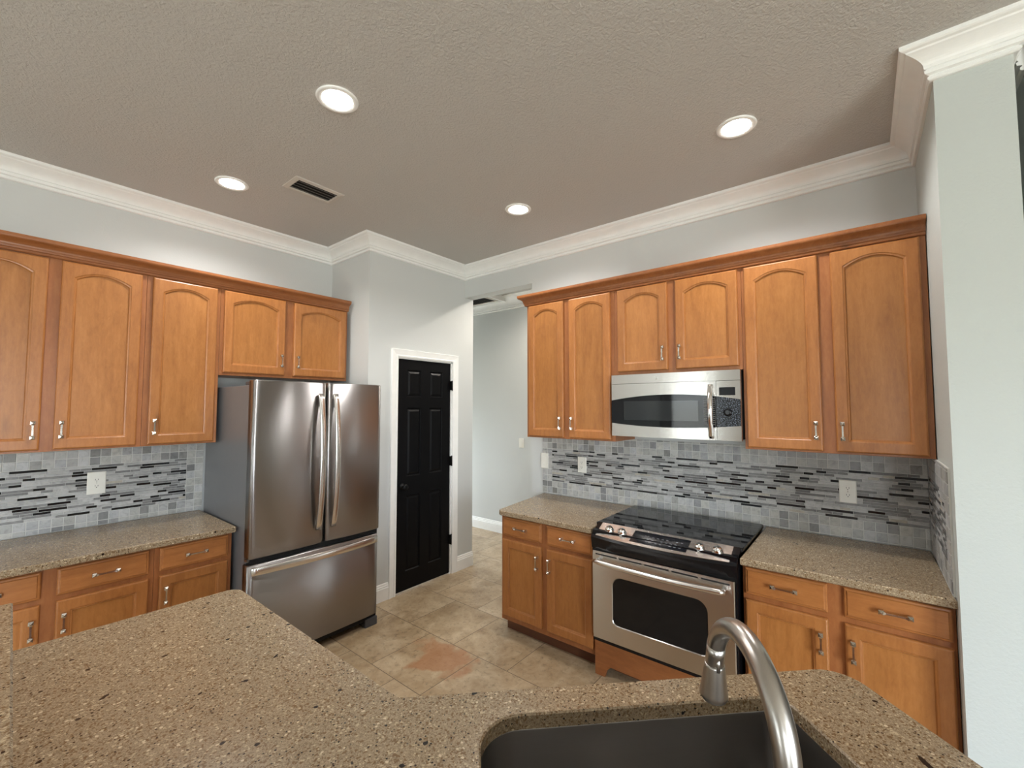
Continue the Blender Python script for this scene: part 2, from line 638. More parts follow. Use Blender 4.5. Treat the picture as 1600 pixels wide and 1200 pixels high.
# range wall with the header over the way to the hall
struct(MB().box(X_R, X_R + 0.12, Y_S - 0.12, 2.33, 0, CZ).box(X_R, X_R + 0.12, 2.33, Y_P, 2.748, CZ), 'wall_right', M['wall'])
struct(MB().box(X_C, 2.47, -0.47, Y_S, 0, CZ).box(2.47, X_R, -0.375, Y_S, 0, CZ), 'wall_column', M['column'])
struct(MB().box(4.33, 4.45, -0.53, 6.52, 0, CZ), 'wall_hall', M['wall'])
struct(MB().box(2.50, 8.0, -0.65, -0.53, 0, CZ), 'wall_beyond', M['wall'])
struct(MB().box(3.2, 3.36, 6.4, 6.52, 0, CZ).box(4.26, 4.33, 6.4, 6.52, 0, CZ).box(3.36, 4.26, 6.4, 6.52, 1.8, CZ).box(3.36, 4.26, 6.4, 6.52, 0, 0.1), 'wall_hall_end', M['wall'])
# the open living area behind the photographer
wb_ = MB()
for (a, b, z0, z1) in ((-4.2, -2.5, 0, CZ), (-1.3, 2.0, 0, CZ), (3.4, 3.92, 0, CZ)):
    wb_.box(WX - 0.12, WX, a, b, z0, z1)
wb_.box(WX - 0.12, WX, -2.5, -1.3, 2.2, CZ).box(WX - 0.12, WX, 2.0, 3.4, 2.2, CZ).box(WX - 0.12, WX, 2.0, 3.4, 0, 0.7).box(WX - 0.12, WX, -2.5, -1.3, 0, 0.7)
struct(wb_, 'wall_window', M['wall'])
wr_ = MB()
wr_.box(WX, -3.0, WY - 0.12, WY, 0, CZ).box(0.0, 8.0, WY - 0.12, WY, 0, CZ).box(-3.0, 0.0, WY - 0.12, WY, 2.35, CZ).box(-3.0, 0.0, WY - 0.12, WY, 0, 0.05)
struct(wr_, 'wall_rear', M['wall'])
struct(MB().box(7.88, 8.0, WY, -0.65, 0, CZ), 'wall_far', M['wall'])

def window(name, axis, at, a0, a1, z0, z1, mull, blinds=False):
    fr = MB()
    t = 0.05
    def bx(p0, p1, q0, q1, d0=-0.05, d1=0.0):
        if axis == 'x':
            fr.box(at + d0, at + d1, p0, p1, q0, q1)
        else:
            fr.box(p0, p1, at + d0, at + d1, q0, q1)
    bx(a0, a1, z0, z0 + t); bx(a0, a1, z1 - t, z1); bx(a0, a0 + t, z0, z1); bx(a1 - t, a1, z0, z1)
    for k in range(1, mull + 1):
        c = a0 + (a1 - a0) * k / (mull + 1)
        bx(c - 0.03, c + 0.03, z0, z1)
    o = struct(fr, name, M['trim'])
    gl = MB()
    if axis == 'x':
        gl.box(at - 0.03, at - 0.025, a0 + t, a1 - t, z0 + t, z1 - t)
    else:
        gl.box(a0 + t, a1 - t, at - 0.03, at - 0.025, z0 + t, z1 - t)
    gl.build('pane', M['glass'], o)
    if blinds:
        b = MB()
        z = z0 + 0.08
        while z < z1 - 0.06:
            b.loops([[(at + 0.014, y, z - 0.020), (at + 0.050, y, z + 0.020), (at + 0.050, y, z + 0.0225), (at + 0.014, y, z - 0.0175)] for y in (a0 + 0.03, a1 - 0.03)])
            z += 0.062
        b.build('blind_slats', M['blind'], o)
    return o
window('window_1', 'x', WX, 2.0, 3.4, 0.7, 2.2, 0, True)
window('window_2', 'x', WX, -2.5, -1.3, 0.7, 2.2, 0)
window('window_3', 'y', WY, -3.0, 0.0, 0.05, 2.35, 1)
window('window_4', 'y', 6.45, 3.36, 4.26, 0.1, 1.8, 0)

# crown moulding under the ceiling
def crown_profile(drop=0.126, proj=0.104):
    zb = CZ - drop
    pr = [(-0.002, zb), (0.012, zb), (0.018, zb + 0.004), (0.018, zb + 0.014), (0.012, zb + 0.018), (0.012, zb + 0.021), (0.026, zb + 0.025), (0.028, zb + 0.037), (0.022, zb + 0.040), (0.022, zb + 0.043)]
    for k in range(9):
        a = k / 8
        pr.append((0.028 + 0.054 * (a ** 1.7), zb + 0.045 + (drop - 0.072) * (a ** 0.7)))
    pr += [(proj - 0.018, CZ - 0.022), (proj - 0.006, CZ - 0.019), (proj, CZ - 0.015), (proj, CZ + 0.001), (-0.002, CZ + 0.001)]
    return pr
path = [(-4.5, Y_L), (X_J, Y_L), (X_J, Y_P), (X_R, Y_P), (X_R, Y_S), (X_C, Y_S), (X_C, -0.47), (2.469, -0.47)]
struct(sweep(path, crown_profile(), None, ''), 'trim_1', M['trim'])
struct(sweep([(4.33, 6.4), (4.33, -0.5)], crown_profile(0.17, 0.12), None, ''), 'trim_2', M['trim'])
struct(sweep([(7.8, -0.53), (2.51, -0.53)], crown_profile(), None, ''), 'trim_3', M['trim'])
# slightly dropped part of the hall ceiling, edged with a white strip
struct(MB().box(3.2855, 4.3295, 3.60, 6.4, 2.988, CZ), 'ceiling_drop', M['wall'])
struct(MB().box(3.2855, 4.3295, 3.580, 3.600, 2.980, CZ), 'trim_4', M['trim'])

# baseboards
BB = [(-0.001, 0), (0.016, 0), (0.016, 0.100), (0.012, 0.106), (0.012, 0.116), (0.008, 0.122), (0.007, 0.134), (0.003, 0.140), (-0.001, 0.140)]
CAS0, CAS1 = DX0 - 0.07, DX1 + 0.07
struct(sweep([(X_J, 3.78), (X_J, Y_P), (CAS0, Y_P)], BB, None, ''), 'baseboard_pantry', M['trim'])
struct(sweep([(CAS1, Y_P), (3.285, Y_P), (3.285, 3.7)][:2] + [(3.2851, Y_P)][:0], BB, None, ''), 'baseboard_opening', M['trim'])
struct(sweep([(4.33, 6.4), (4.33, -0.4)], BB, None, ''), 'baseboard_hall', M['trim'])

# pantry door: casing, jamb, six-panel slab
cs = MB()
cprof = [(0.0, 0.0), (0.0, 0.014), (0.012, 0.018), (0.020, 0.012), (0.050, 0.018), (0.066, 0.022), (0.070, 0.018), (0.070, 0.0)]   # (away from opening, proud of wall)
L = []
for (cx, cz, sx, sz) in ((DX0, 0.0, -1, 0), (DX0, DZ, -1, 1), (DX1, DZ, 1, 1), (DX1, 0.0, 1, 0)):
    L.append([(cx + sx * o, Y_P - p, cz + sz * o) for o, p in cprof])
cs.loops(L)
struct(cs, 'trim_5', M['trim'])
jb = MB().box(DX0, DX0 + 0.012, Y_P, Y_P + 0.1, 0, DZ).box(DX1 - 0.012, DX1, Y_P, Y_P + 0.1, 0, DZ).box(DX0, DX1, Y_P, Y_P + 0.1, DZ - 0.012, DZ)
struct(jb, 'trim_6', M['trim'])

def panel_slab(x0, x1, z0, z1, yf, th, xs, zs, depth=0.010, bead=0.014, raised=True):
    """slab with moulded panels; xs, zs = lists of panel intervals"""
    mb = MB()
    cx = sorted({x0, x1, *[v for p in xs for v in p]})
    cz = sorted({z0, z1, *[v for p in zs for v in p]})
    for a, b in zip(cx, cx[1:]):
        for c, d in zip(cz, cz[1:]):
            if (a, b) in xs and (c, d) in zs:
                def lp(i, y):
                    return [(a + i, y, c + i), (b - i, y, c + i), (b - i, y, d - i), (a + i, y, d - i)]
                ls = [lp(0, yf), lp(bead * 0.5, yf + depth), lp(bead, yf + depth)]
                if raised:
                    ls += [lp(bead * 2.2, yf + 0.002)]
                mb.loops(ls, cap0=False, cap1=True)
            else:
                mb.add([(a, yf, c), (b, yf, c), (b, yf, d), (a, yf, d)], [(0, 1, 2, 3)])
    mb.loops([[(x0, yf, z0), (x1, yf, z0), (x1, yf, z1), (x0, yf, z1)], [(x0, yf + th, z0), (x1, yf + th, z0), (x1, yf + th, z1), (x0, yf + th, z1)]], cap0=False)
    return mb
door = struct(panel_slab(DX0 + 0.014, DX1 - 0.014, 0.008, DZ - 0.014, Y_P + 0.012, 0.035,
                         [(2.455, 2.615), (2.715, 2.875)], [(0.17, 0.83), (1.00, 1.61), (1.71, 1.955)]), 'door_1', M['doorblack'])
kn = MB().lathe([(0.030, 0), (0.030, 0.006), (0.012, 0.010), (0.010, 0.030), (0.022, 0.036), (0.028, 0.048), (0.024, 0.060), (0.008, 0.064)], (2.41, Y_P + 0.012, 0.915), (0, -1, 0))
kn.build('knob', M['hardware'], door)
for hz in (1.83, 1.09, 0.33):
    MB().box(DX1 - 0.020, DX1 + 0.006, Y_P - 0.012, Y_P + 0.010, hz - 0.045, hz + 0.045).lathe([(0.006, -0.05), (0.006, 0.05)], (DX1 - 0.008, Y_P - 0.012, hz), n=12).build('hinge', M['hardware'], door)

# ------------------------------------------------------------------ cabinets
ROT_R = -PI / 2          # front faces the range wall's room side: local x runs along -y, local y runs along +x

def bar_pull(parent, x, y, z, length, vertical, mat=None):
    """pull with two flared square ends on posts and a waisted bar; y = face it is screwed to"""
    mb = MB()
    h = length / 2
    def P(a, d, s):          # along, out, side
        return (x + s, y - d, z + a) if vertical else (x + a, y - d, z + s)
    def sq(a, d, r, plane):
        if plane == 'post':
            return [P(a - r, d, -r), P(a + r, d, -r), P(a + r, d, r), P(a - r, d, r)]
        return [P(a, d - r, -r), P(a, d + r, -r), P(a, d + r, r), P(a, d - r, r)]
    for s in (-1, 1):
        a = s * (h - 0.010)
        mb.loops([sq(a, 0, 0.0075, 'post'), sq(a, 0.003, 0.0065, 'post'), sq(a, 0.012, 0.0045, 'post'), sq(a, 0.020, 0.0085, 'post'), sq(a, 0.026, 0.0095, 'post'), sq(a, 0.034, 0.001, 'post')])
    mb.loops([sq(-h + 0.016, 0.024, 0.0065, 'bar'), sq(-h * 0.55, 0.024, 0.0042, 'bar'), sq(0, 0.024, 0.0036, 'bar'), sq(h * 0.55, 0.024, 0.0042, 'bar'), sq(h - 0.016, 0.024, 0.0065, 'bar')])
    return mb.build('handle', M['nickel'], parent)

def cab_door(parent, x0, x1, z0, z1, arch, hx, hz, y=0.0, th=0.020):
    """framed door standing proud of the cabinet face; arch = rise of the top rail's curve"""
    st, br, tr = 0.054, 0.058, (0.046 if arch else 0.056)
    a0, a1, b0, b1 = x0 + st, x1 - st, z0 + br, z1 - tr
    N = 14
    def ring(i, yy):
        q = [(a0 + i, yy, b0 + i), (a1 - i, yy, b0 + i)]
        rise = arch
        for k in range(N + 1):
            u = 1 - 2 * k / N
            xx = (a0 + a1) / 2 + u * ((a1 - a0) / 2 - i)
            q.append((xx, yy, b1 - i - rise * (u * u)))
        return q
    def outer(i, yy):
        q = [(x0 + i, yy, z0 + i), (x1 - i, yy, z0 + i)]
        for k in range(N + 1):
            u = 1 - 2 * k / N
            q.append(((x0 + x1) / 2 + u * ((x1 - x0) / 2 - i), yy, z1 - i))
        return q
    yf = y - th
    mb = MB().loops([outer(0.0, y - 0.0005), outer(0.0, yf + 0.007), outer(0.003, yf + 0.0025), outer(0.008, yf), ring(-0.004, yf), ring(0.0, yf + 0.003), ring(0.005, yf + 0.0045), ring(0.009, yf + 0.0115)], cap1=False)
    d = mb.build('door', M['wood'], parent)
    MB().loops([ring(0.0088, yf + 0.0117), ring(0.0088, yf + 0.0165)]).build('door_panel', M['panel'], d)
    bar_pull(d, hx, yf, hz, 0.098, True)
    return d

def cab_drawer(parent, x0, x1, z0, z1, y=0.0, th=0.020, hl=0.112):
    yf = y - th
    def r(i, yy):
        return [(x0 + i, yy, z0 + i), (x1 - i, yy, z0 + i), (x1 - i, yy, z1 - i), (x0 + i, yy, z1 - i)]
    d = MB().loops([r(0, y - 0.0005), r(0, yf + 0.009), r(0.004, yf + 0.005), r(0.010, yf + 0.004), r(0.014, yf)]).build('drawer', M['woodh'], parent)
    bar_pull(d, (x0 + x1) / 2, yf, (z0 + z1) / 2 + 0.002, hl, False)
    return d
M['woodh'] = mat_wood('maple_drawer', s2l((142, 86, 42)), s2l((166, 106, 56)), s2l((184, 124, 70)), True)

def wall_cabinet(label, loc, rot, x0, x1, z0, z1, depth, doors, zd0, zd1):
    t = thing('wall_cabinet', label, 'cabinet', loc, rot, 'maple wall cabinets')
    MB().box(x0 + 0.0006, x1 - 0.0006, 0, depth - 0.001, z0, z1).build('cabinet_body', M['frame'], t, 0.0012)
    for (a, b, side) in doors:
        hx = a + 0.028 if side == 'l' else b - 0.028
        cab_door(t, a, b, zd0, zd1, 0.042, hx, zd0 + 0.108)
    return t

def base_cabinet(label, loc, rot, x0, x1, depth, cols, top=0.8385):
    t = thing('base_cabinet', label, 'cabinet', loc, rot, 'maple base cabinets')
    MB().box(x0 + 0.0006, x1 - 0.0006, 0, depth - 0.002, 0.092, top).build('cabinet_body', M['frame'], t, 0.0012)
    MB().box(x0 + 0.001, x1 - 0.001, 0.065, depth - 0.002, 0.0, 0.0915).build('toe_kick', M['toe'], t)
    for (a, b, side) in cols:
        cab_drawer(t, a, b, 0.694, 0.823)
        hx = a + 0.028 if side == 'l' else b - 0.028
        cab_door(t, a, b, 0.128, 0.668, 0.0, hx, 0.668 - 0.108)
    return t

UZ0, UZ1 = 1.378, 2.458
# fridge wall, local x = world x, face at y 3.47
FY = 3.47
wall_cabinet('tall two-door maple wall cabinet at the picture\'s left edge', (0, FY, 0), 0, -0.165, 0.6535, UZ0, UZ1, Y_L - FY,
             [(-0.12, 0.228, 'r'), (0.279, 0.629, 'l')], 1.389, 2.438)
wall_cabinet('tall single-door maple wall cabinet next to the refrigerator', (0, FY, 0), 0, 0.6535, 1.055, UZ0, UZ1, Y_L - FY, [(0.682, 1.034, 'l')], 1.389, 2.438)
wall_cabinet('short two-door maple wall cabinet above the refrigerator', (0, FY, 0), 0, 1.055, 2.012, 1.842, UZ1, Y_L - FY,
             [(1.076, 1.490, 'r'), (1.556, 1.992, 'l')], 1.862, 2.438)
# range wall, local x = -y, face at x 2.835
FX = 2.835
wall_cabinet('tall narrow two-door maple wall cabinet beside the hallway opening', (FX, 0, 0), ROT_R, -2.135, -1.362, UZ0, UZ1, X_R - FX,
             [(-2.110, -1.780, 'r'), (-1.732, -1.390, 'l')], 1.389, 2.438)
wall_cabinet('short two-door maple wall cabinet above the microwave', (FX, 0, 0), ROT_R, -1.362, -0.548, 1.842, UZ1, X_R - FX,
             [(-1.334, -0.984, 'r'), (-0.932, -0.567, 'l')], 1.863, 2.438)
wall_cabinet('tall wide two-door maple wall cabinet at the far end from the hallway, over a socket', (FX, 0, 0), ROT_R, -0.548, 0.252, UZ0, UZ1, X_R - FX,
             [(-0.532, -0.176, 'r'), (-0.120, 0.229, 'l')], 1.389, 2.438)

# wooden crown on the wall cabinets
CP = [(-0.010, 2.4585), (0.0215, 2.4585), (0.0215, 2.4600), (0.024, 2.4640), (0.024, 2.4720), (0.030, 2.4760), (0.032, 2.486)]
CP = [(0.0005, 2.444), (0.012, 2.444), (0.016, 2.448), (0.016, 2.458), (0.021, 2.461), (0.022, 2.470)]
for k in range(7):
    a = k / 6
    CP.append((0.024 + 0.030 * a ** 1.6, 2.474 + 0.030 * a ** 0.7))
CP += [(0.058, 2.509), (0.060, 2.515), (0.060, 2.529), (0.0005, 2.529)]
t = sweep([(-0.165, FY), (2.0135, FY), (2.0135, FY + 0.10)][:2], CP, None, '')
o = t.build('cabinet_crown', M['crownwood'])
tag(o, 'maple crown moulding along the cabinets above the refrigerator', 'moulding', 'maple cabinet crowns')
t = sweep([(X_R - 0.001, 2.136), (FX, 2.136), (FX, -0.252)], CP, None, '')
# travel here is towards -x then -y: outward is to the right, i.e. +y then -x
o = t.build('cabinet_crown', M['crownwood'])
tag(o, 'maple crown moulding along the cabinets above the microwave', 'moulding', 'maple cabinet crowns')

# base cabinets
BY = 3.135
base_cabinet('maple base cabinet with two drawers, at the picture\'s left edge', (0, BY, 0), 0, -0.165, 0.672, Y_L - BY, [(-0.12, 0.238, 'r'), (0.292, 0.648, 'l')])
base_cabinet('maple base cabinet with one drawer, next to the refrigerator', (0, BY, 0), 0, 0.672, 1.058, Y_L - BY, [(0.696, 1.036, 'l')])
BX = 2.475
base_cabinet('two-door maple base cabinet between the hallway and the oven', (BX, 0, 0), ROT_R, -2.098, -1.332, X_R - BX, [(-2.080, -1.737, 'r'), (-1.694, -1.348, 'l')])
base_cabinet('two-door maple base cabinet between the oven and the pale wall end', (BX, 0, 0), ROT_R, -0.506, 0.2535, X_R - BX, [(-0.494, -0.160, 'r'), (-0.101, 0.243, 'l')])

# ------------------------------------------------------------------ worktops
CT0, CT1 = 0.8395, 0.8745
def slab(pts, radii, mat, label, hole=None, name='countertop'):
    p = fillet(pts, radii, 7)
    ch = 0.004
    mb = MB()
    if hole is None:
        mb.prism(p, CT0, CT1, ch)
        o = mb.build(name, mat)
    else:
        bm = bmesh.new()
        def ring(q, z):
            vs = [bm.verts.new((x, y, z)) for x, y in q]
            return vs, [bm.edges.new((vs[i], vs[(i + 1) % len(vs)])) for i in range(len(vs))]
        def band(a, b):
            for i in range(len(a)):
                j = (i + 1) % len(a)
                bm.faces.new((a[i], a[j], b[j], b[i]))
        pi = inset(p, ch)
        ho = inset(hole, -ch)
        t_o, te = ring(pi, CT1); m_o, _ = ring(p, CT1 - ch); b_o, be = ring(p, CT0)
        t_h, he = ring(ho, CT1); m_h, _ = ring(hole, CT1 - ch); b_h, hb = ring(hole, CT0)
        band(t_o, m_o); band(m_o, b_o); band(t_h, m_h); band(m_h, b_h)
        bmesh.ops.triangle_fill(bm, use_beauty=True, use_dissolve=False, edges=te + he)
        bmesh.ops.triangle_fill(bm, use_beauty=True, use_dissolve=False, edges=be + hb)
        bmesh.ops.recalc_face_normals(bm, faces=bm.faces)
        me = bpy.data.meshes.new(name)
        bm.to_mesh(me); bm.free()
        me.materials.append(mat)
        o = bpy.data.objects.new(name, me)
        COL.objects.link(o)
    return tag(o, label, 'countertop')

slab([(-0.19, 3.078), (1.064, 3.078), (1.064, Y_L - 0.012), (-0.19, Y_L - 0.012)], [0, 0.006, 0, 0], M['quartz'], 'tan speckled quartz countertop left of the refrigerator')
slab([(2.421, 2.098), (2.421, 1.336), (X_R - 0.012, 1.336), (X_R - 0.012, 2.195)], [0.045, 0, 0, 0], M['quartz'], 'tan speckled quartz countertop between the hallway and the cooktop')
slab([(2.421, 0.506), (2.421, -0.2535), (X_R - 0.012, -0.2435), (X_R - 0.012, 0.506)], [0, 0, 0, 0], M['quartz'], 'tan speckled quartz countertop between the cooktop and the pale wall end')

R2 = math.sqrt(2)
def nt(n, t):                     # corner-sink axes: n away from the camera, t along the front edge
    return ((n + t) / R2, (n - t) / R2)
def rect_nt(n0, n1, t0, t1):
    return [nt(n1, t0), nt(n1, t1), nt(n0, t1), nt(n0, t0)]
out = [(0.043, 2.062), (0.722, 2.050), (0.722, 1.19 * R2 - 0.722), nt(1.19, 1.077), nt(0.488, 1.077), (0.043, 0.488 * R2 - 0.043)]
hole = fillet(rect_nt(0.665, 1.092, 0.035, 0.818), [0.10, 0.055, 0.07, 0.07], 9)
slab(out, [0, 0.055, 0.03, 0.085, 0.0, 0.0], M['quartz_sink'], 'large tan speckled quartz peninsula countertop in the foreground, cut out for the sink', hole, 'peninsula_countertop')

# ------------------------------------------------------------------ undermount sink
hb = inset(hole, -0.006)
def sink_rings():
    L = []
    fl = inset(hb, -0.022)
    L.append([(x, y, CT0 - 0.004) for x, y in fl])
    L.append([(x, y, CT0 - 0.0012) for x, y in fl])
    L.append([(x, y, CT0 - 0.0012) for x, y in hb])
    for i, z in ((0.002, CT0 - 0.006), (0.006, CT0 - 0.06), (0.010, CT0 - 0.15), (0.016, CT0 - 0.185), (0.030, CT0 - 0.200), (0.050, CT0 - 0.205)):
        L.append([(x, y, z) for x, y in inset(hb, i)])
    return L
sk = thing('kitchen_sink', 'dark stainless undermount sink bowl set in the foreground countertop', 'sink', (0, 0, 0))
sb = MB().loops(sink_rings(), cap0=False, cap1=True, smooth=True)
so = sb.build('basin', M['sink'], sk)
sm = so.modifiers.new('shell', 'SOLIDIFY'); sm.thickness = 0.0015; sm.offset = -1
cxy = nt(0.86, 0.43)
MB().lathe([(0.045, 0.0), (0.045, 0.004), (0.036, 0.003), (0.012, 0.001)], (cxy[0], cxy[1], CT0 - 0.2048)).build('drain', M['chrome'], sk)

# ------------------------------------------------------------------ faucet
fN = Vector((1 / R2, 1 / R2, 0)); fT = Vector((1 / R2, -1 / R2, 0))
fb = fN * 0.588 + fT * 0.448
fd = fN * math.cos(0.159) + fT * math.sin(0.159)
ZS, RR, AM = 1.111, 0.125, 3.019
ft = thing('kitchen_faucet', 'brushed nickel gooseneck faucet with pull-down sprayer over the sink', 'faucet', (fb.x, fb.y, CT1))
def fl_(p):
    return tuple(Vector(p) - Vector((fb.x, fb.y, CT1)))
MB().lathe([(0.031, 0.0005), (0.031, 0.006), (0.026, 0.012), (0.024, 0.06), (0.0235, 0.10), (0.020, 0.112)], (0, 0, 0)).build('base', M['faucet'], ft)
pts, rad = [], []
for k in range(12):
    pts.append((fb.x, fb.y, CT1 + 0.10 + (ZS - CT1 - 0.10) * k / 12)); rad.append(0.0182)
amx = AM - 0.30
for k in range(49):
    a = amx * k / 48
    q = fb + fd * (RR - RR * math.cos(a)) + Vector((0, 0, ZS + RR * math.sin(a)))
    pts.append(tuple(q)); rad.append(0.0182 - 0.0012 * k / 48)
MB().tube([fl_(p) for p in pts], rad, 24).build('spout', M['faucet'], ft)
e = Vector(pts[-1]); tan = (Vector(pts[-1]) - Vector(pts[-2])).normalized()
e2 = fb + fd * (RR - RR * math.cos(AM)) + Vector((0, 0, ZS + RR * math.sin(AM)))
tan2 = (fd * math.sin(AM) + Vector((0, 0, 1)) * math.cos(AM)).normalized()
nk = [Vector(e) + tan * 0.0, Vector(e).lerp(e2, 0.5) + Vector((0, 0, 0.0)), e2, e2 + tan2 * 0.004]
MB().tube([fl_(p) for p in nk], [0.0172, 0.0170, 0.0168, 0.0168], 24).build('neck', M['faucet'], ft)
spray = MB().lathe([(0.0165, 0.0042), (0.0182, 0.0045), (0.0188, 0.008), (0.0225, 0.040), (0.0250, 0.060), (0.0258, 0.064), (0.0262, 0.069), (0.0235, 0.074), (0.010, 0.075)], fl_(e2), tuple(tan2)).build('spray_head', M['faucet'], ft)
MB().lathe([(0.0163, 0.0005), (0.0163, 0.0042)], fl_(e2), tuple(tan2), cap0=False, cap1=False).build('seal_ring', M['gap'], spray)
side = fT.cross(Vector((0, 0, 1)))
bt = e2 + tan2 * 0.001 - fd * 0.0165
MB().tube([fl_(bt + Vector((0, 0, 0.016))), fl_(bt + Vector((0, 0, 0.002))), fl_(bt - Vector((0, 0, 0.012)))], [0.0040, 0.0044, 0.0036], 14).build('spray_button', M['faucet'], spray)
MB().tube([fl_(fb + Vector((0, 0, CT1 + 0.07))), fl_(fb + fT * 0.05 + Vector((0, 0, CT1 + 0.085))), fl_(fb + fT * 0.10 + Vector((0, 0, CT1 + 0.11)))], [0.010, 0.007, 0.006], 14).build('lever', M['faucet'], ft)

# peninsula carcass and raised bar
base_out = [(0.10, 2.03), (0.692, 2.03), (0.692, 1.16 * R2 - 0.692), nt(1.16, 1.05), nt(0.52, 1.05), (0.10, 0.52 * R2 - 0.10)]
inn = inset(base_out, 0.02)
pb = MB()
n_ = len(base_out)
L = [[(x, y, 0.0) for x, y in base_out], [(x, y, CT0 - 0.0005) for x, y in base_out], [(x, y, CT0 - 0.0005) for x, y in inn], [(x, y, 0.0) for x, y in inn]]
pb.loops(L + [L[0]], cap0=False, cap1=False)
tag(pb.build('peninsula_cabinet', M['frame']), 'maple base cabinet under the foreground peninsula countertop', 'cabinet')
wall_poly = [(0.040, 1.80), (0.040, 0.485 * R2 - 0.040), nt(0.485, 1.05), nt(0.38, 1.05), (-0.07, 0.38 * R2 + 0.07), (-0.07, 1.80)]
o = MB().prism(wall_poly, 0, 1.050).build('wall_bar', M['wall'])
o['kind'] = 'structure'
bar_poly = [(0.0895, 1.845), (0.046, 0.505 * R2 - 0.046), nt(0.505, 1.08), nt(0.10, 1.08), (-0.30, 0.10 * R2 + 0.30), (-0.30, 1.845)]
bo = MB().prism(fillet(bar_poly, [0.0, 0, 0.03, 0.03, 0, 0.03], 5), 1.0505, 1.085, 0.004).build('bar_top', M['quartz'])
tag(bo, 'raised tan speckled quartz bar ledge, a sliver at the lower left edge', 'countertop')

# ------------------------------------------------------------------ backsplash
def tile_col(kind, prev=None):
    r = random.random()
    if kind == 'sq':
        v = random.choice((0.33, 0.36, 0.38, 0.40, 0.42, 0.44, 0.47))
        if r < 0.16: v = random.uniform(0.19, 0.28)
        w_ = random.uniform(-0.02, 0.04)
        return (v * (1 + w_), v * (1.0 + w_ * 0.6), v * (0.97 - w_), 0.0)
    if r < 0.30 and prev != 'dark':
        v = random.uniform(0.008, 0.022)
        return (v, v * 1.05, v * 1.15, 1.0)
    if r < 0.55:
        v = random.uniform(0.16, 0.25)
        return (v, v * 0.99, v * 0.97, 0.6)
    if r < 0.575:
        return (0.42, 0.385, 0.32, 0.0)
    v = random.uniform(0.34, 0.46)
    return (v, v * 0.99, v * 0.96, 0.0)

def backsplash(label, loc, rot, x0, x1, z0, z1, m0, m1, left_cols=0, right_cols=0, th=0.010):
    """x along the wall (viewer's right), face towards -y; squares round a band of thin strips m0..m1"""
    t = thing('backsplash', label, 'backsplash', loc, rot)
    MB().box(x0, x1, -th + 0.0025, -0.0005, z0, z1).build('grout', M['grout'], t)
    mb = MB()
    def tile(a, b, c, d, kind):
        a, b, c, d = max(a, x0), min(b, x1), max(c, z0), min(d, z1)
        if b - a < 0.004 or d - c < 0.004:
            return
        col = tile_col(kind, tile.prev)
        tile.last = col[0] < 0.05
        tile.prev = 'dark' if tile.last else None
        e = 0.0012
        h = -th + (random.uniform(-0.0006, 0.0006) if kind == 'sq' else -0.0002)
        mb.loops([[(a, -0.003, c), (b, -0.003, c), (b, -0.003, d), (a, -0.003, d)],
                  [(a, h + e, c), (b, h + e, c), (b, h + e, d), (a, h + e, d)],
                  [(a + e, h, c + e), (b - e, h, c + e), (b - e, h, d - e), (a + e, h, d - e)]], cap0=False, col=col)
    tile.prev, tile.last = None, False
    P, G = 0.0508, 0.0042
    def squares(a, b, c, d, from_top=False):
        z = d if from_top else c
        while (z > c + 0.004) if from_top else (z < d - 0.004):
            zz = (max(z - P, c), z) if from_top else (z, min(z + P, d))
            x = a
            off = random.choice((0, 0, 0.001))
            while x < b - 0.003:
                tile(x + G / 2, min(x + P, b) - G / 2, zz[0] + G / 2, zz[1] - G / 2, 'sq')
                x += P
            z = z - P if from_top else z + P
    ml, mr = x0 + left_cols * P, x1 - right_cols * P
    squares(x0, x1, z0, m0, True)
    squares(x0, x1, m1, z1, False)
    if left_cols: squares(x0, ml, m0, m1)
    if right_cols: squares(mr, x1, m0, m1)
    rows = round((m1 - m0) / 0.0157)
    p = (m1 - m0) / rows
    darks = []
    for k in range(rows):
        x = ml - random.uniform(0, 0.1)
        below, darks = darks, []
        while x < mr:
            Ln = random.choice((0.05, 0.05, 0.075, 0.10, 0.12, 0.15))
            a, b = max(x, ml), min(x + Ln, mr)
            if b - a > 0.008:
                if any(a < q and b > p_ for p_, q in below) and random.random() < 0.85:
                    tile.prev = 'dark'
                tile(a + 0.0008, b - 0.0008, m0 + k * p + 0.0010, m0 + (k + 1) * p - 0.0010, 'strip')
                if tile.prev == 'dark' and tile.last:
                    darks.append((a, b))
            x += Ln
    mb.build('tiles', M['tile'], t)
    return t
backsplash('grey stone and black strip mosaic backsplash left of the refrigerator', (0, Y_L, 0), 0, -0.19, 1.078, CT1 + 0.0005, UZ0 - 0.0005, 0.955, 1.253, right_cols=2)
backsplash('grey stone and black strip mosaic backsplash behind the cooktop', (X_R, 0, 0), ROT_R, -2.212, 0.245, CT1 + 0.0005, UZ0 - 0.0005, 0.985, 1.262, left_cols=2)
# the stub wall at the end faces +y: local x must run along -x
backsplash('grey mosaic backsplash on the shadowed side wall at the counter\'s end', (0, Y_S, 0), PI, -(X_R - 0.011), -2.455, CT1 + 0.0005, UZ0 - 0.0005, 0.985, 1.262, right_cols=2)

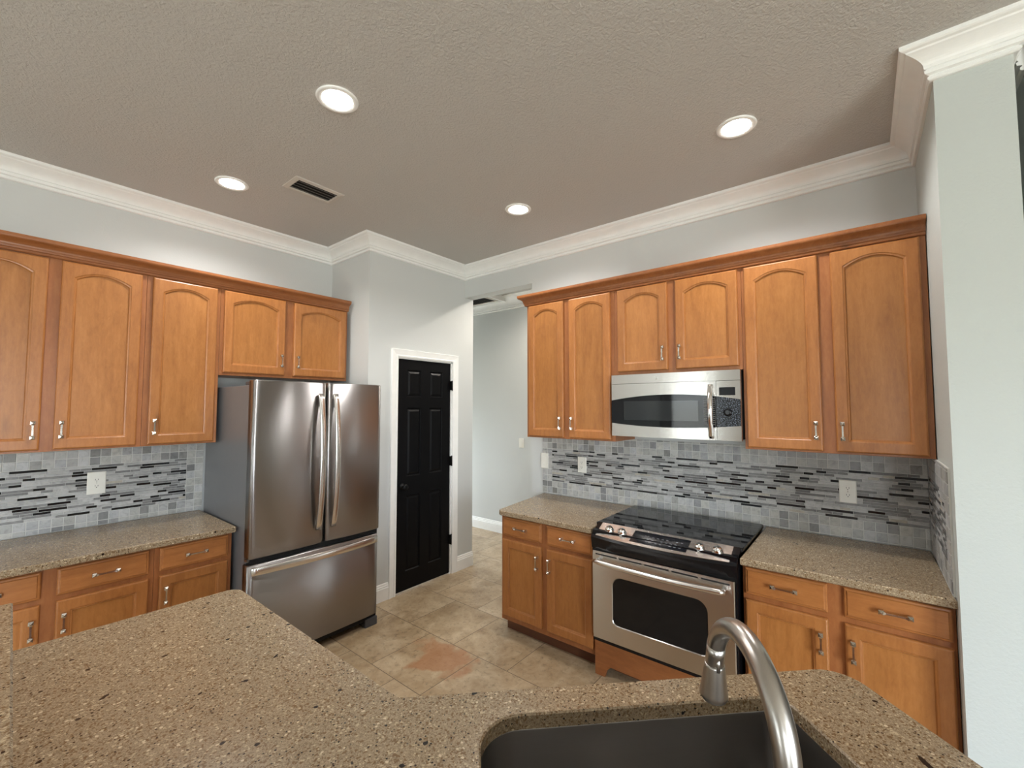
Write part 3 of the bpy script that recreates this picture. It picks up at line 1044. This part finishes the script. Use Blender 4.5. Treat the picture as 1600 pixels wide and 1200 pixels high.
# ------------------------------------------------------------------ outlets and switches
def wall_plate(name, label, cat, loc, rot, kind, wd=0.076, ht=0.122, group=None):
    t = thing(name, label, cat, loc, rot, group)
    MB().loops([[(-wd / 2, 0, -ht / 2), (wd / 2, 0, -ht / 2), (wd / 2, 0, ht / 2), (-wd / 2, 0, ht / 2)],
                [(-wd / 2, -0.003, -ht / 2), (wd / 2, -0.003, -ht / 2), (wd / 2, -0.003, ht / 2), (-wd / 2, -0.003, ht / 2)],
                [(-wd / 2 + 0.004, -0.006, -ht / 2 + 0.004), (wd / 2 - 0.004, -0.006, -ht / 2 + 0.004), (wd / 2 - 0.004, -0.006, ht / 2 - 0.004), (-wd / 2 + 0.004, -0.006, ht / 2 - 0.004)]]).build('cover_plate', M['plastic'], t)
    if kind == 'outlet':
        for s in (-1, 1):
            zc = s * 0.0195
            oc = [(0.0165 * math.cos(a), zc + 0.0145 * max(-0.86, min(0.86, math.sin(a))) / 0.86) for a in [2 * PI * k / 24 for k in range(24)]]
            r = MB().loops([[(x, -0.0055, z) for x, z in oc], [(x, -0.0082, z) for x, z in oc]]).build('receptacle', M['plastic'], t)
            sl = MB().box(-0.0075, -0.0052, -0.0085, -0.008, zc - 0.002, zc + 0.0065).box(0.0052, 0.0075, -0.0085, -0.008, zc - 0.002, zc + 0.0065)
            sl.lathe([(0.0026, 0.0), (0.0026, 0.0005)], (0, -0.008, zc - 0.0075), (0, -1, 0), 12)
            sl.build('slots', M['slot'], r)
        MB().lathe([(0.0022, 0), (0.0015, 0.001)], (0, -0.006, 0), (0, -1, 0), 10).build('screw', M['nickel'], t)
    else:
        MB().loops([[(-0.0165, -0.0055, -0.033), (0.0165, -0.0055, -0.033), (0.0165, -0.0055, 0.033), (-0.0165, -0.0055, 0.033)],
                    [(-0.0155, -0.0105, -0.032), (0.0155, -0.0105, -0.032), (0.0155, -0.007, 0.032), (-0.0155, -0.007, 0.032)]]).build('rocker', M['plastic'], t)
    return t
GO = 'white electrical outlets'
wall_plate('outlet', 'white outlet on the mosaic tile left of the refrigerator', 'outlet', (0.507, Y_L - 0.0103, 1.142), 0, 'outlet', 0.088, 0.138, GO)
wall_plate('outlet', 'white outlet on the mosaic tile between the hallway and the microwave', 'outlet', (X_R - 0.0103, 1.815, 1.147), ROT_R, 'outlet', 0.080, 0.128, GO)
wall_plate('outlet', 'white outlet on the mosaic tile under the cabinet farthest from the hallway', 'outlet', (X_R - 0.0103, 0.091, 1.140), ROT_R, 'outlet', 0.080, 0.128, GO)
wall_plate('light_switch', 'white rocker switch at the tile\'s edge by the hallway', 'switch', (X_R - 0.0103, 2.186, 1.153), ROT_R, 'switch', 0.076, 0.130)
wall_plate('light_switch', 'small white switch plate on the far hallway wall', 'switch', (4.33, 3.352, 1.167), ROT_R, 'switch', 0.076, 0.120)

# ------------------------------------------------------------------ refrigerator
fr = thing('refrigerator', 'stainless french-door refrigerator with bottom freezer drawer', 'refrigerator', (1.52, 2.87, 0))
def FX_(x): return x - 1.52
body = MB().box(FX_(1.078), FX_(1.975), 0.092, 0.885, 0.03, 1.757)
body.build('cabinet_body', M['side_grey'], fr, 0.004)
def door_plan(a, b, y0=0.0, y1=0.078, r=0.016, bow=0.010):
    pts = []
    for k in range(25):
        u = k / 24
        s = 2 * u - 1
        x = a + (b - a) * u
        pts.append((x, y0 + bow * s * s))
    q = [(a, y1)] + [(a, pts[0][1] + r)] + [(a + r * (1 - math.cos(t)), pts[0][1] + r - r * math.sin(t)) for t in (0.5, 1.0)] + [p for p in pts if a + r <= p[0] <= b - r]
    q += [(b - r * (1 - math.cos(t)), pts[-1][1] + r - r * math.sin(t)) for t in (1.0, 0.5)] + [(b, pts[-1][1] + r), (b, y1)]
    return q
def fridge_door(name, a, b, z0, z1):
    q = door_plan(a, b)
    mb = MB()
    c = 0.006
    qi = [(x + (c if x < (a + b) / 2 else -c) * (1 if (x < a + 0.01 or x > b - 0.01) else 0), y + (c if y < 0.06 else 0)) for x, y in q]
    mb.loops([[(x, y, z0) for x, y in qi], [(x, y, z0 + c) for x, y in q], [(x, y, z1 - c) for x, y in q], [(x, y, z1) for x, y in qi]], smooth=True)
    return mb.build(name, M['steel_dark'], fr)
dl = fridge_door('door', FX_(1.064), FX_(1.529), 0.706, 1.787)
dr = fridge_door('door', FX_(1.537), FX_(1.965), 0.706, 1.787)
dz = fridge_door('freezer_drawer', FX_(1.058), FX_(1.955), 0.085, 0.672)
MB().box(FX_(1.085), FX_(1.96), 0.035, 0.0915, 0.045, 1.755).build('gasket', M['gap'], fr)
for d, x in ((dl, 1.478), (dr, 1.584)):
    pts = []
    for k in range(25):
        u = k / 24
        pts.append((FX_(x), 0.004 - 0.012 - 0.050 * (1 - (2 * u - 1) ** 2) ** 0.8, 0.805 + 0.905 * u))
    mb = MB().tube(pts, 0, flat=(0.036, 0.014, (0, 1, 0)))
    mb.box(FX_(x) - 0.012, FX_(x) + 0.012, -0.012, 0.012, 0.807, 0.835).box(FX_(x) - 0.012, FX_(x) + 0.012, -0.012, 0.012, 1.68, 1.708)
    mb.build('handle', M['steel_bar'], d)
pts = []
for k in range(25):
    u = k / 24
    pts.append((FX_(1.075 + 0.855 * u), -0.010 - 0.040 * (1 - (2 * u - 1) ** 2) ** 0.8, 0.640))
MB().tube(pts, 0, flat=(0.046, 0.014, (0, 1, 0))).box(FX_(1.078), FX_(1.10), -0.01, 0.014, 0.625, 0.655).box(FX_(1.905), FX_(1.927), -0.01, 0.014, 0.625, 0.655).build('handle', M['steel_bar'], dz)
MB().box(FX_(1.085), FX_(1.18), 0.02, 0.20, 1.7575, 1.783).build('hinge_cover', M['dark_grey'], fr, 0.006)
MB().box(FX_(1.87), FX_(1.96), 0.02, 0.20, 1.7575, 1.783).build('hinge_cover', M['dark_grey'], fr, 0.006)
MB().box(FX_(1.07), FX_(1.13), 0.050, 0.0915, 0.684, 0.700).build('hinge_bracket', M['steel_dark'], fr)
MB().box(FX_(1.12), FX_(1.90), 0.12, 0.14, 0.012, 0.075).build('toe_grille', M['gap'], fr)
for x in (1.085, 1.865):
    MB().box(FX_(x), FX_(x + 0.10), 0.020, 0.115, 0.0, 0.062).build('foot', M['dark_grey'], fr, 0.006)
for x in (1.12, 1.88):
    MB().lathe([(0.02, 0), (0.02, 0.03)], (FX_(x), 0.80, 0), n=14).build('roller', M['dark_grey'], fr)
sw = MB()
sw.tube([(FX_(1.80) + 0.020 * math.cos(a), 0.004, 1.688 + 0.008 * math.sin(a)) for a in [0.4 + k * 0.26 for k in range(22)]], 0.0011, 6)
sw.build('badge', M['steel_bar'], dr)

# ------------------------------------------------------------------ microwave
mw = thing('microwave_oven', 'stainless over-the-range microwave with dark curved glass band', 'microwave', (2.775, 0.957, 0), ROT_R)
MX0, MX1, MZ0, MZ1 = -0.402, 0.403, 1.424, 1.838
MB().box(MX0 + 0.004, MX1 - 0.004, 0.0205, 0.388, MZ0 + 0.006, MZ1 - 0.0005).build('housing', M['gap'], mw)
def bow(x):           # front bulges gently
    return -0.012 * (1 - (x / 0.41) ** 2)
def mw_sheet(x0, x1, zf0, zf1, y_off, depth, n=18):
    L = []
    top0, bot0 = [], []
    xs = [x0 + (x1 - x0) * k / n for k in range(n + 1)]
    f = [[(x, bow(x) + y_off, zf0(x)) for x in xs] + [(x, bow(x) + y_off, zf1(x)) for x in xs[::-1]],
         [(x, bow(x) + y_off + depth, zf0(x)) for x in xs] + [(x, bow(x) + y_off + depth, zf1(x)) for x in xs[::-1]]]
    mb = MB()
    m = len(f[0])
    vs = f[0] + f[1]
    fs = []
    for k in range(n):
        a, b, c, d = k, k + 1, m - 2 - k, m - 1 - k
        fs.append((a, b, c, d))
        fs.append((m + a, m + d, m + c, m + b))
    for i in range(m):
        j = (i + 1) % m
        fs.append((i, m + i, m + j, j))
    mb.add(vs, fs)
    return mb
zt = lambda x: 1.664 + 0.036 * (1 - (x / 0.41) ** 2)
zbm = lambda x: 1.513 - 0.022 * (1 - (x / 0.41) ** 2)
K = lambda v: (lambda x: v)
mw_sheet(MX0, MX1, K(1.7775), K(MZ1), 0.0, 0.03).build('vent_strip', M['steel'], mw)
md = mw_sheet(MX0, 0.273, K(MZ0), K(1.7755), 0.0, 0.03).build('door', M['steel'], mw)
mw_sheet(MX0, 0.273, zbm, zt, -0.003, 0.0028).build('glass_band', M['black_glass'], md)
mw_sheet(-0.31, 0.172, K(1.535), K(1.660), -0.0042, 0.0011).build('window', M['mwwindow'], md)
mp_ = mw_sheet(0.275, MX1, K(MZ0), K(1.7755), 0.0, 0.03).build('control_panel', M['steel'], mw)
mw_sheet(0.275, MX1, zbm, zt, -0.003, 0.0028).build('keypad', M['keypad'], mp_)
mw_sheet(0.290, 0.376, K(1.690), K(1.737), -0.002, 0.0018, 4).build('display', M['display'], mp_)
MB().lathe([(0.023, 0), (0.023, 0.008), (0.019, 0.014), (0.012, 0.015)], (0.336, bow(0.336) - 0.003, 1.590), (0, -1, 0)).build('dial', M['black'], mp_)
sl = MB()
for k in range(14):
    sl.box(0.205, 0.266, bow(0.235) - 0.0065, bow(0.235) - 0.0032, 1.515 + k * 0.0117, 1.5185 + k * 0.0117)
sl.build('vent_louvers', M['louver'], md)
pts = [(0.243 + 0.006 * math.sin(PI * k / 20), -0.022 - 0.032 * math.sin(PI * k / 20), 1.438 + 0.315 * k / 20) for k in range(21)]
MB().tube(pts, [0.011 + 0.006 * math.sin(PI * k / 20) for k in range(21)], 16).lathe([(0.008, 0), (0.008, 0.02)], (0.243, -0.006, 1.744), (0, -1, 0), 12).lathe([(0.008, 0), (0.008, 0.02)], (0.243, -0.006, 1.45), (0, -1, 0), 12).build('handle', M['chrome'], md)
MB().lathe([(0.008, 0), (0.008, 0.0015), (0.006, 0.002)], (-0.085, bow(0.085), 1.808), (0, -1, 0), 20).build('badge', M['chrome'], mw)

# ------------------------------------------------------------------ range
rg = thing('oven_range', 'built-in stainless oven range with black glass cooktop and sloping knob panel', 'oven', (2.40, 0.922, 0), ROT_R)
MB().box(-0.398, 0.402, 0.012, 0.72, 0.262, 0.874).build('oven_body', M['black'], rg)
MB().prism(fillet([(-0.424, 0.106), (0.412, 0.106), (0.412, 0.705), (-0.424, 0.705)], [0.012] * 4, 4), 0.8755, 0.8955, 0.003).build('cooktop', M['black_glass'], rg)
# black front fascia: bulges forward between the sides, slopes up to the glass
def bulge(x): return -0.050 * (1 - (x / 0.42) ** 2)
xs = [-0.402 + 0.806 * k / 24 for k in range(25)]
def fascia(y_off=0.0):
    L = []
    for x in xs:
        b = bulge(x)
        L.append([(x, 0.120, 0.8965), (x, 0.105, 0.9005), (x, 0.012 + b, 0.846), (x, 0.004 + b, 0.834), (x, 0.012 + b * 0.55, 0.768), (x, 0.120, 0.768)])
    return L
MB().loops(fascia()).build('fascia', M['black'], rg)
def slope_pt(u, x, lift):
    """u=0 at the top edge, 1 at the bottom edge of the sloping panel"""
    b = bulge(x)
    p0, p1 = Vector((x, 0.105, 0.9005)), Vector((x, 0.012 + b, 0.846))
    n = Vector((0, -(p0.z - p1.z), -(p1.y - p0.y))).normalized()
    n = Vector((0, -abs(p0.z - p1.z), abs(p0.y - p1.y))).normalized()
    return tuple(p0.lerp(p1, u) + n * lift)
def slope_sheet(x0, x1, u0, u1, lift, th, n=20):
    mb = MB()
    L = []
    for k in range(n + 1):
        x = x0 + (x1 - x0) * k / n
        L.append([slope_pt(u0, x, lift - th), slope_pt(u0, x, lift), slope_pt(u1, x, lift), slope_pt(u1, x, lift - th)])
    return mb.loops(L)
cp = slope_sheet(-0.372, 0.372, 0.03, 1.0, 0.004, 0.0038).build('control_panel', M['steel_bar'], rg, 0.001)
slope_sheet(-0.150, 0.165, 0.17, 0.86, 0.0055, 0.0014).build('display', M['display'], cp)
kp = MB()
for r_ in range(3):
    for c_ in range(8):
        if (r_ * 3 + c_) % 5 == 0: continue
        x = -0.055 + c_ * 0.026
        u = 0.42 + r_ * 0.15
        a = Vector(slope_pt(u, x, 0.0058))
        kp.box(a.x - 0.006, a.x + 0.006, a.y - 0.002, a.y + 0.002, a.z - 0.0002, a.z + 0.0003)
kp.build('key_print', M['print'], cp)
for x in (-0.298, -0.215, 0.222, 0.308):
    a = Vector(slope_pt(0.52, x, 0.0042)); nn = (Vector(slope_pt(0.52, x, 0.02)) - a).normalized()
    kb = MB().lathe([(0.027, 0.0), (0.027, 0.003), (0.022, 0.005), (0.0215, 0.020), (0.019, 0.024), (0.003, 0.0245)], tuple(a), tuple(nn), 28).build('knob', M['chrome'], cp)
    c_ = a + nn * 0.026
    ax = (Vector(slope_pt(0.8, x, 0.0)) - Vector(slope_pt(0.2, x, 0.0))).normalized()
    MB().tube([tuple(c_ - ax * 0.016), tuple(c_ + ax * 0.016)], 0, flat=(0.007, 0.008, tuple(nn))).build('grip', M['chrome'], kb)
# oven door
def odoor():
    x0, x1, z0, z1, yf = -0.385, 0.395, 0.262, 0.760, -0.012
    win = fillet([(-0.262, 0.352), (0.268, 0.352), (0.268, 0.632), (-0.262, 0.632)], [0.035, 0.035, 0.06, 0.06], 7)
    n = len(win)
    # outer ring matched point for point
    outr = []
    for (x, z) in win:
        cx, cz = 0.003, 0.492
        sx, sz = (x1 if x > cx else x0), (z1 if z > cz else z0)
        outr.append((sx, sz, x, z))
    def project(x, z):
        cx, cz = 0.003, 0.492
        dx, dz = x - cx, z - cz
        k = min(abs((x1 - cx) / dx) if dx else 9e9, abs((z1 - cz) / dz) if dz else 9e9)
        return (cx + dx * k, cz + dz * k)
    per = [project(*p) for p in win]
    corners = [(x0, z0), (x1, z0), (x1, z1), (x0, z1)]
    for c in corners:
        i = min(range(n), key=lambda q: (per[q][0] - c[0]) ** 2 + (per[q][1] - c[1]) ** 2)
        per[i] = c
    mb = MB()
    mb.loops([[(x, 0.0115, z) for x, z in per], [(x, yf + 0.004, z) for x, z in per], [(x + (0.004 if x < 0 else -0.004) * (1 if abs(abs(x) - 0.39) < 0.02 else 0), yf, z) for x, z in per],
              [(x, yf, z) for x, z in win], [(x, yf + 0.005, z) for x, z in inset(win, 0.004)]], cap0=True, cap1=False)
    return mb, win, yf
dmb, win, yf = odoor()
od = dmb.build('oven_door', M['steel'], rg)
wi = inset(win, 0.0045)
MB().loops([[(x, yf + 0.0042, z) for x, z in wi], [(x, yf + 0.0095, z) for x, z in wi]]).build('window', M['oven_glass'], od)
for k in range(5):
    a = -0.365 + k * 0.151
    MB().box(a, a + 0.135, yf - 0.0006, yf + 0.004, 0.738, 0.7455).build('vent_slot', M['gap'], od)
pts = []
for k in range(29):
    u = k / 28
    s = 2 * u - 1
    pts.append((-0.352 + 0.715 * u, yf - 0.050 - 0.018 * (1 - s * s) if 0 < k < 28 else yf - 0.046, 0.716 - 0.004 * (1 - s * s)))
hd = MB().tube(pts, [0.015 if 0 < k < 28 else 0.010 for k in range(29)], 16)
for x in (-0.338, 0.349):
    hd.lathe([(0.011, 0), (0.010, 0.048)], (x, yf, 0.716), (0, -1, 0), 14)
hd.build('handle', M['steel_bar'], od)
MB().lathe([(0.010, 0), (0.010, 0.0015), (0.007, 0.002)], (0.0, yf, 0.690), (0, -1, 0), 20).build('badge', M['chrome'], od)
MB().box(-0.385, 0.395, -0.004, 0.0115, 0.232, 0.2615).build('lower_trim', M['black'], rg)

# wooden plinth under the oven, cut to an arched toe opening
pl = thing('oven_plinth', 'low maple plinth with a toe opening under the oven', 'plinth', (2.45, 0.922, 0), ROT_R)
prf = [(-0.408, 0.0), (-0.345, 0.0), (-0.335, 0.040), (-0.305, 0.068), (0.305, 0.068), (0.335, 0.040), (0.345, 0.0), (0.413, 0.0), (0.413, 0.228), (-0.408, 0.228)]
MB().loops([[(x, 0.0, z) for x, z in prf], [(x, 0.02, z) for x, z in prf]]).build('face_panel', M['crownwood'], pl, 0.001)  # darker moulding wood puts the shadow under the oven into the colour
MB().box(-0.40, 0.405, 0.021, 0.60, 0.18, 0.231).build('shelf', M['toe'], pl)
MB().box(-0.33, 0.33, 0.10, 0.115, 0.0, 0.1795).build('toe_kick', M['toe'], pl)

# ------------------------------------------------------------------ ceiling lamps and vents
def downlight(x, y, label, power=LAMP_POWER):
    t = thing('recessed_light', label, 'ceiling light', (x, y, CZ), 0, 'recessed ceiling lights')
    MB().lathe([(0.093, -0.0005), (0.093, -0.004), (0.088, -0.008), (0.070, -0.006), (0.067, -0.002)], n=48, cap0=False, cap1=False).build('trim_ring', M['trim'], t)
    MB().lathe([(0.0675, -0.001), (0.0675, -0.0035), (0.050, -0.0045), (0.002, -0.005)], n=48).build('lens', M['lens'], t)
    d = bpy.data.lights.new('lamp_light', 'SPOT')
    d.energy = power * 6
    d.spot_size = math.radians(150)
    d.spot_blend = 0.6
    d.shadow_soft_size = 0.06
    d.color = (1.0, 0.985, 0.975)
    o = bpy.data.objects.new('lamp_light', d)
    COL.objects.link(o)
    o.parent = t
    o.location = (0, 0, -0.012)
    return t
downlight(1.01, 1.865, 'lit recessed ceiling light nearest the camera, left of the picture\'s centre')
downlight(0.985, 3.11, 'lit recessed ceiling light nearest the ceiling vent and the fridge wall')
downlight(2.43, 1.91, 'lit recessed ceiling light looking smallest, toward the hallway opening')
downlight(2.40, 0.466, 'lit recessed ceiling light at the right, nearest the pale wall end')

def vent(label, loc, w_, h_, n, rotz=0):
    t = thing('ceiling_vent', label, 'vent', loc, rotz)
    b = 0.032
    def r(i, z):
        return [(-w_ / 2 + i, -h_ / 2 + i, z), (w_ / 2 - i, -h_ / 2 + i, z), (w_ / 2 - i, h_ / 2 - i, z), (-w_ / 2 + i, h_ / 2 - i, z)]
    MB().loops([r(0, -0.0005), r(0.002, -0.005), r(b - 0.006, -0.010), r(b, -0.007), r(b, -0.0005)], cap0=False, cap1=False).build('frame', M['vent'], t)
    MB().box(-w_ / 2 + b - 0.002, w_ / 2 - b + 0.002, -h_ / 2 + b - 0.002, h_ / 2 - b + 0.002, -0.0012, -0.0006).build('duct_opening', M['gap'], t)
    for k in range(n):
        y = -h_ / 2 + b + (h_ - 2 * b) * (k + 0.5) / n
        MB().loops([[(x, y - 0.010, -0.0085), (x, y - 0.009, -0.0093), (x, y + 0.009, -0.0023), (x, y + 0.008, -0.0015)] for x in (-w_ / 2 + b, w_ / 2 - b)]).build('louver', M['louver'], t)
    return t
vent('grey slotted air vent in the kitchen ceiling', (1.362, 2.79, CZ), 0.325, 0.200, 4)
vent('dark grille added for the shade on the hallway ceiling, seen under the header', (3.915, 3.875, 2.988), 0.58, 0.50, 7)  # added grille, its dark tone stands in for the shaded ceiling underside

# lamp in the hallway ceiling, out of sight behind the range wall
hl = MB().lathe([(0.09, -0.0005), (0.09, -0.006), (0.070, -0.005), (0.002, -0.006)], n=32, cap0=False).build('hall_lamp', M['lens'], bpy.data.objects['ceiling'])
hl.location = (3.80, 2.55, CZ)
hd_ = bpy.data.lights.new('lamp_light', 'SPOT')
hd_.energy = LAMP_POWER * 9
hd_.spot_size = math.radians(160)
hd_.spot_blend = 0.6
hd_.shadow_soft_size = 0.06
hd_.color = (1.0, 0.90, 0.80)
ho_ = bpy.data.objects.new('lamp_light', hd_)
COL.objects.link(ho_)
ho_.parent = hl
ho_.location = (0, 0, -0.012)
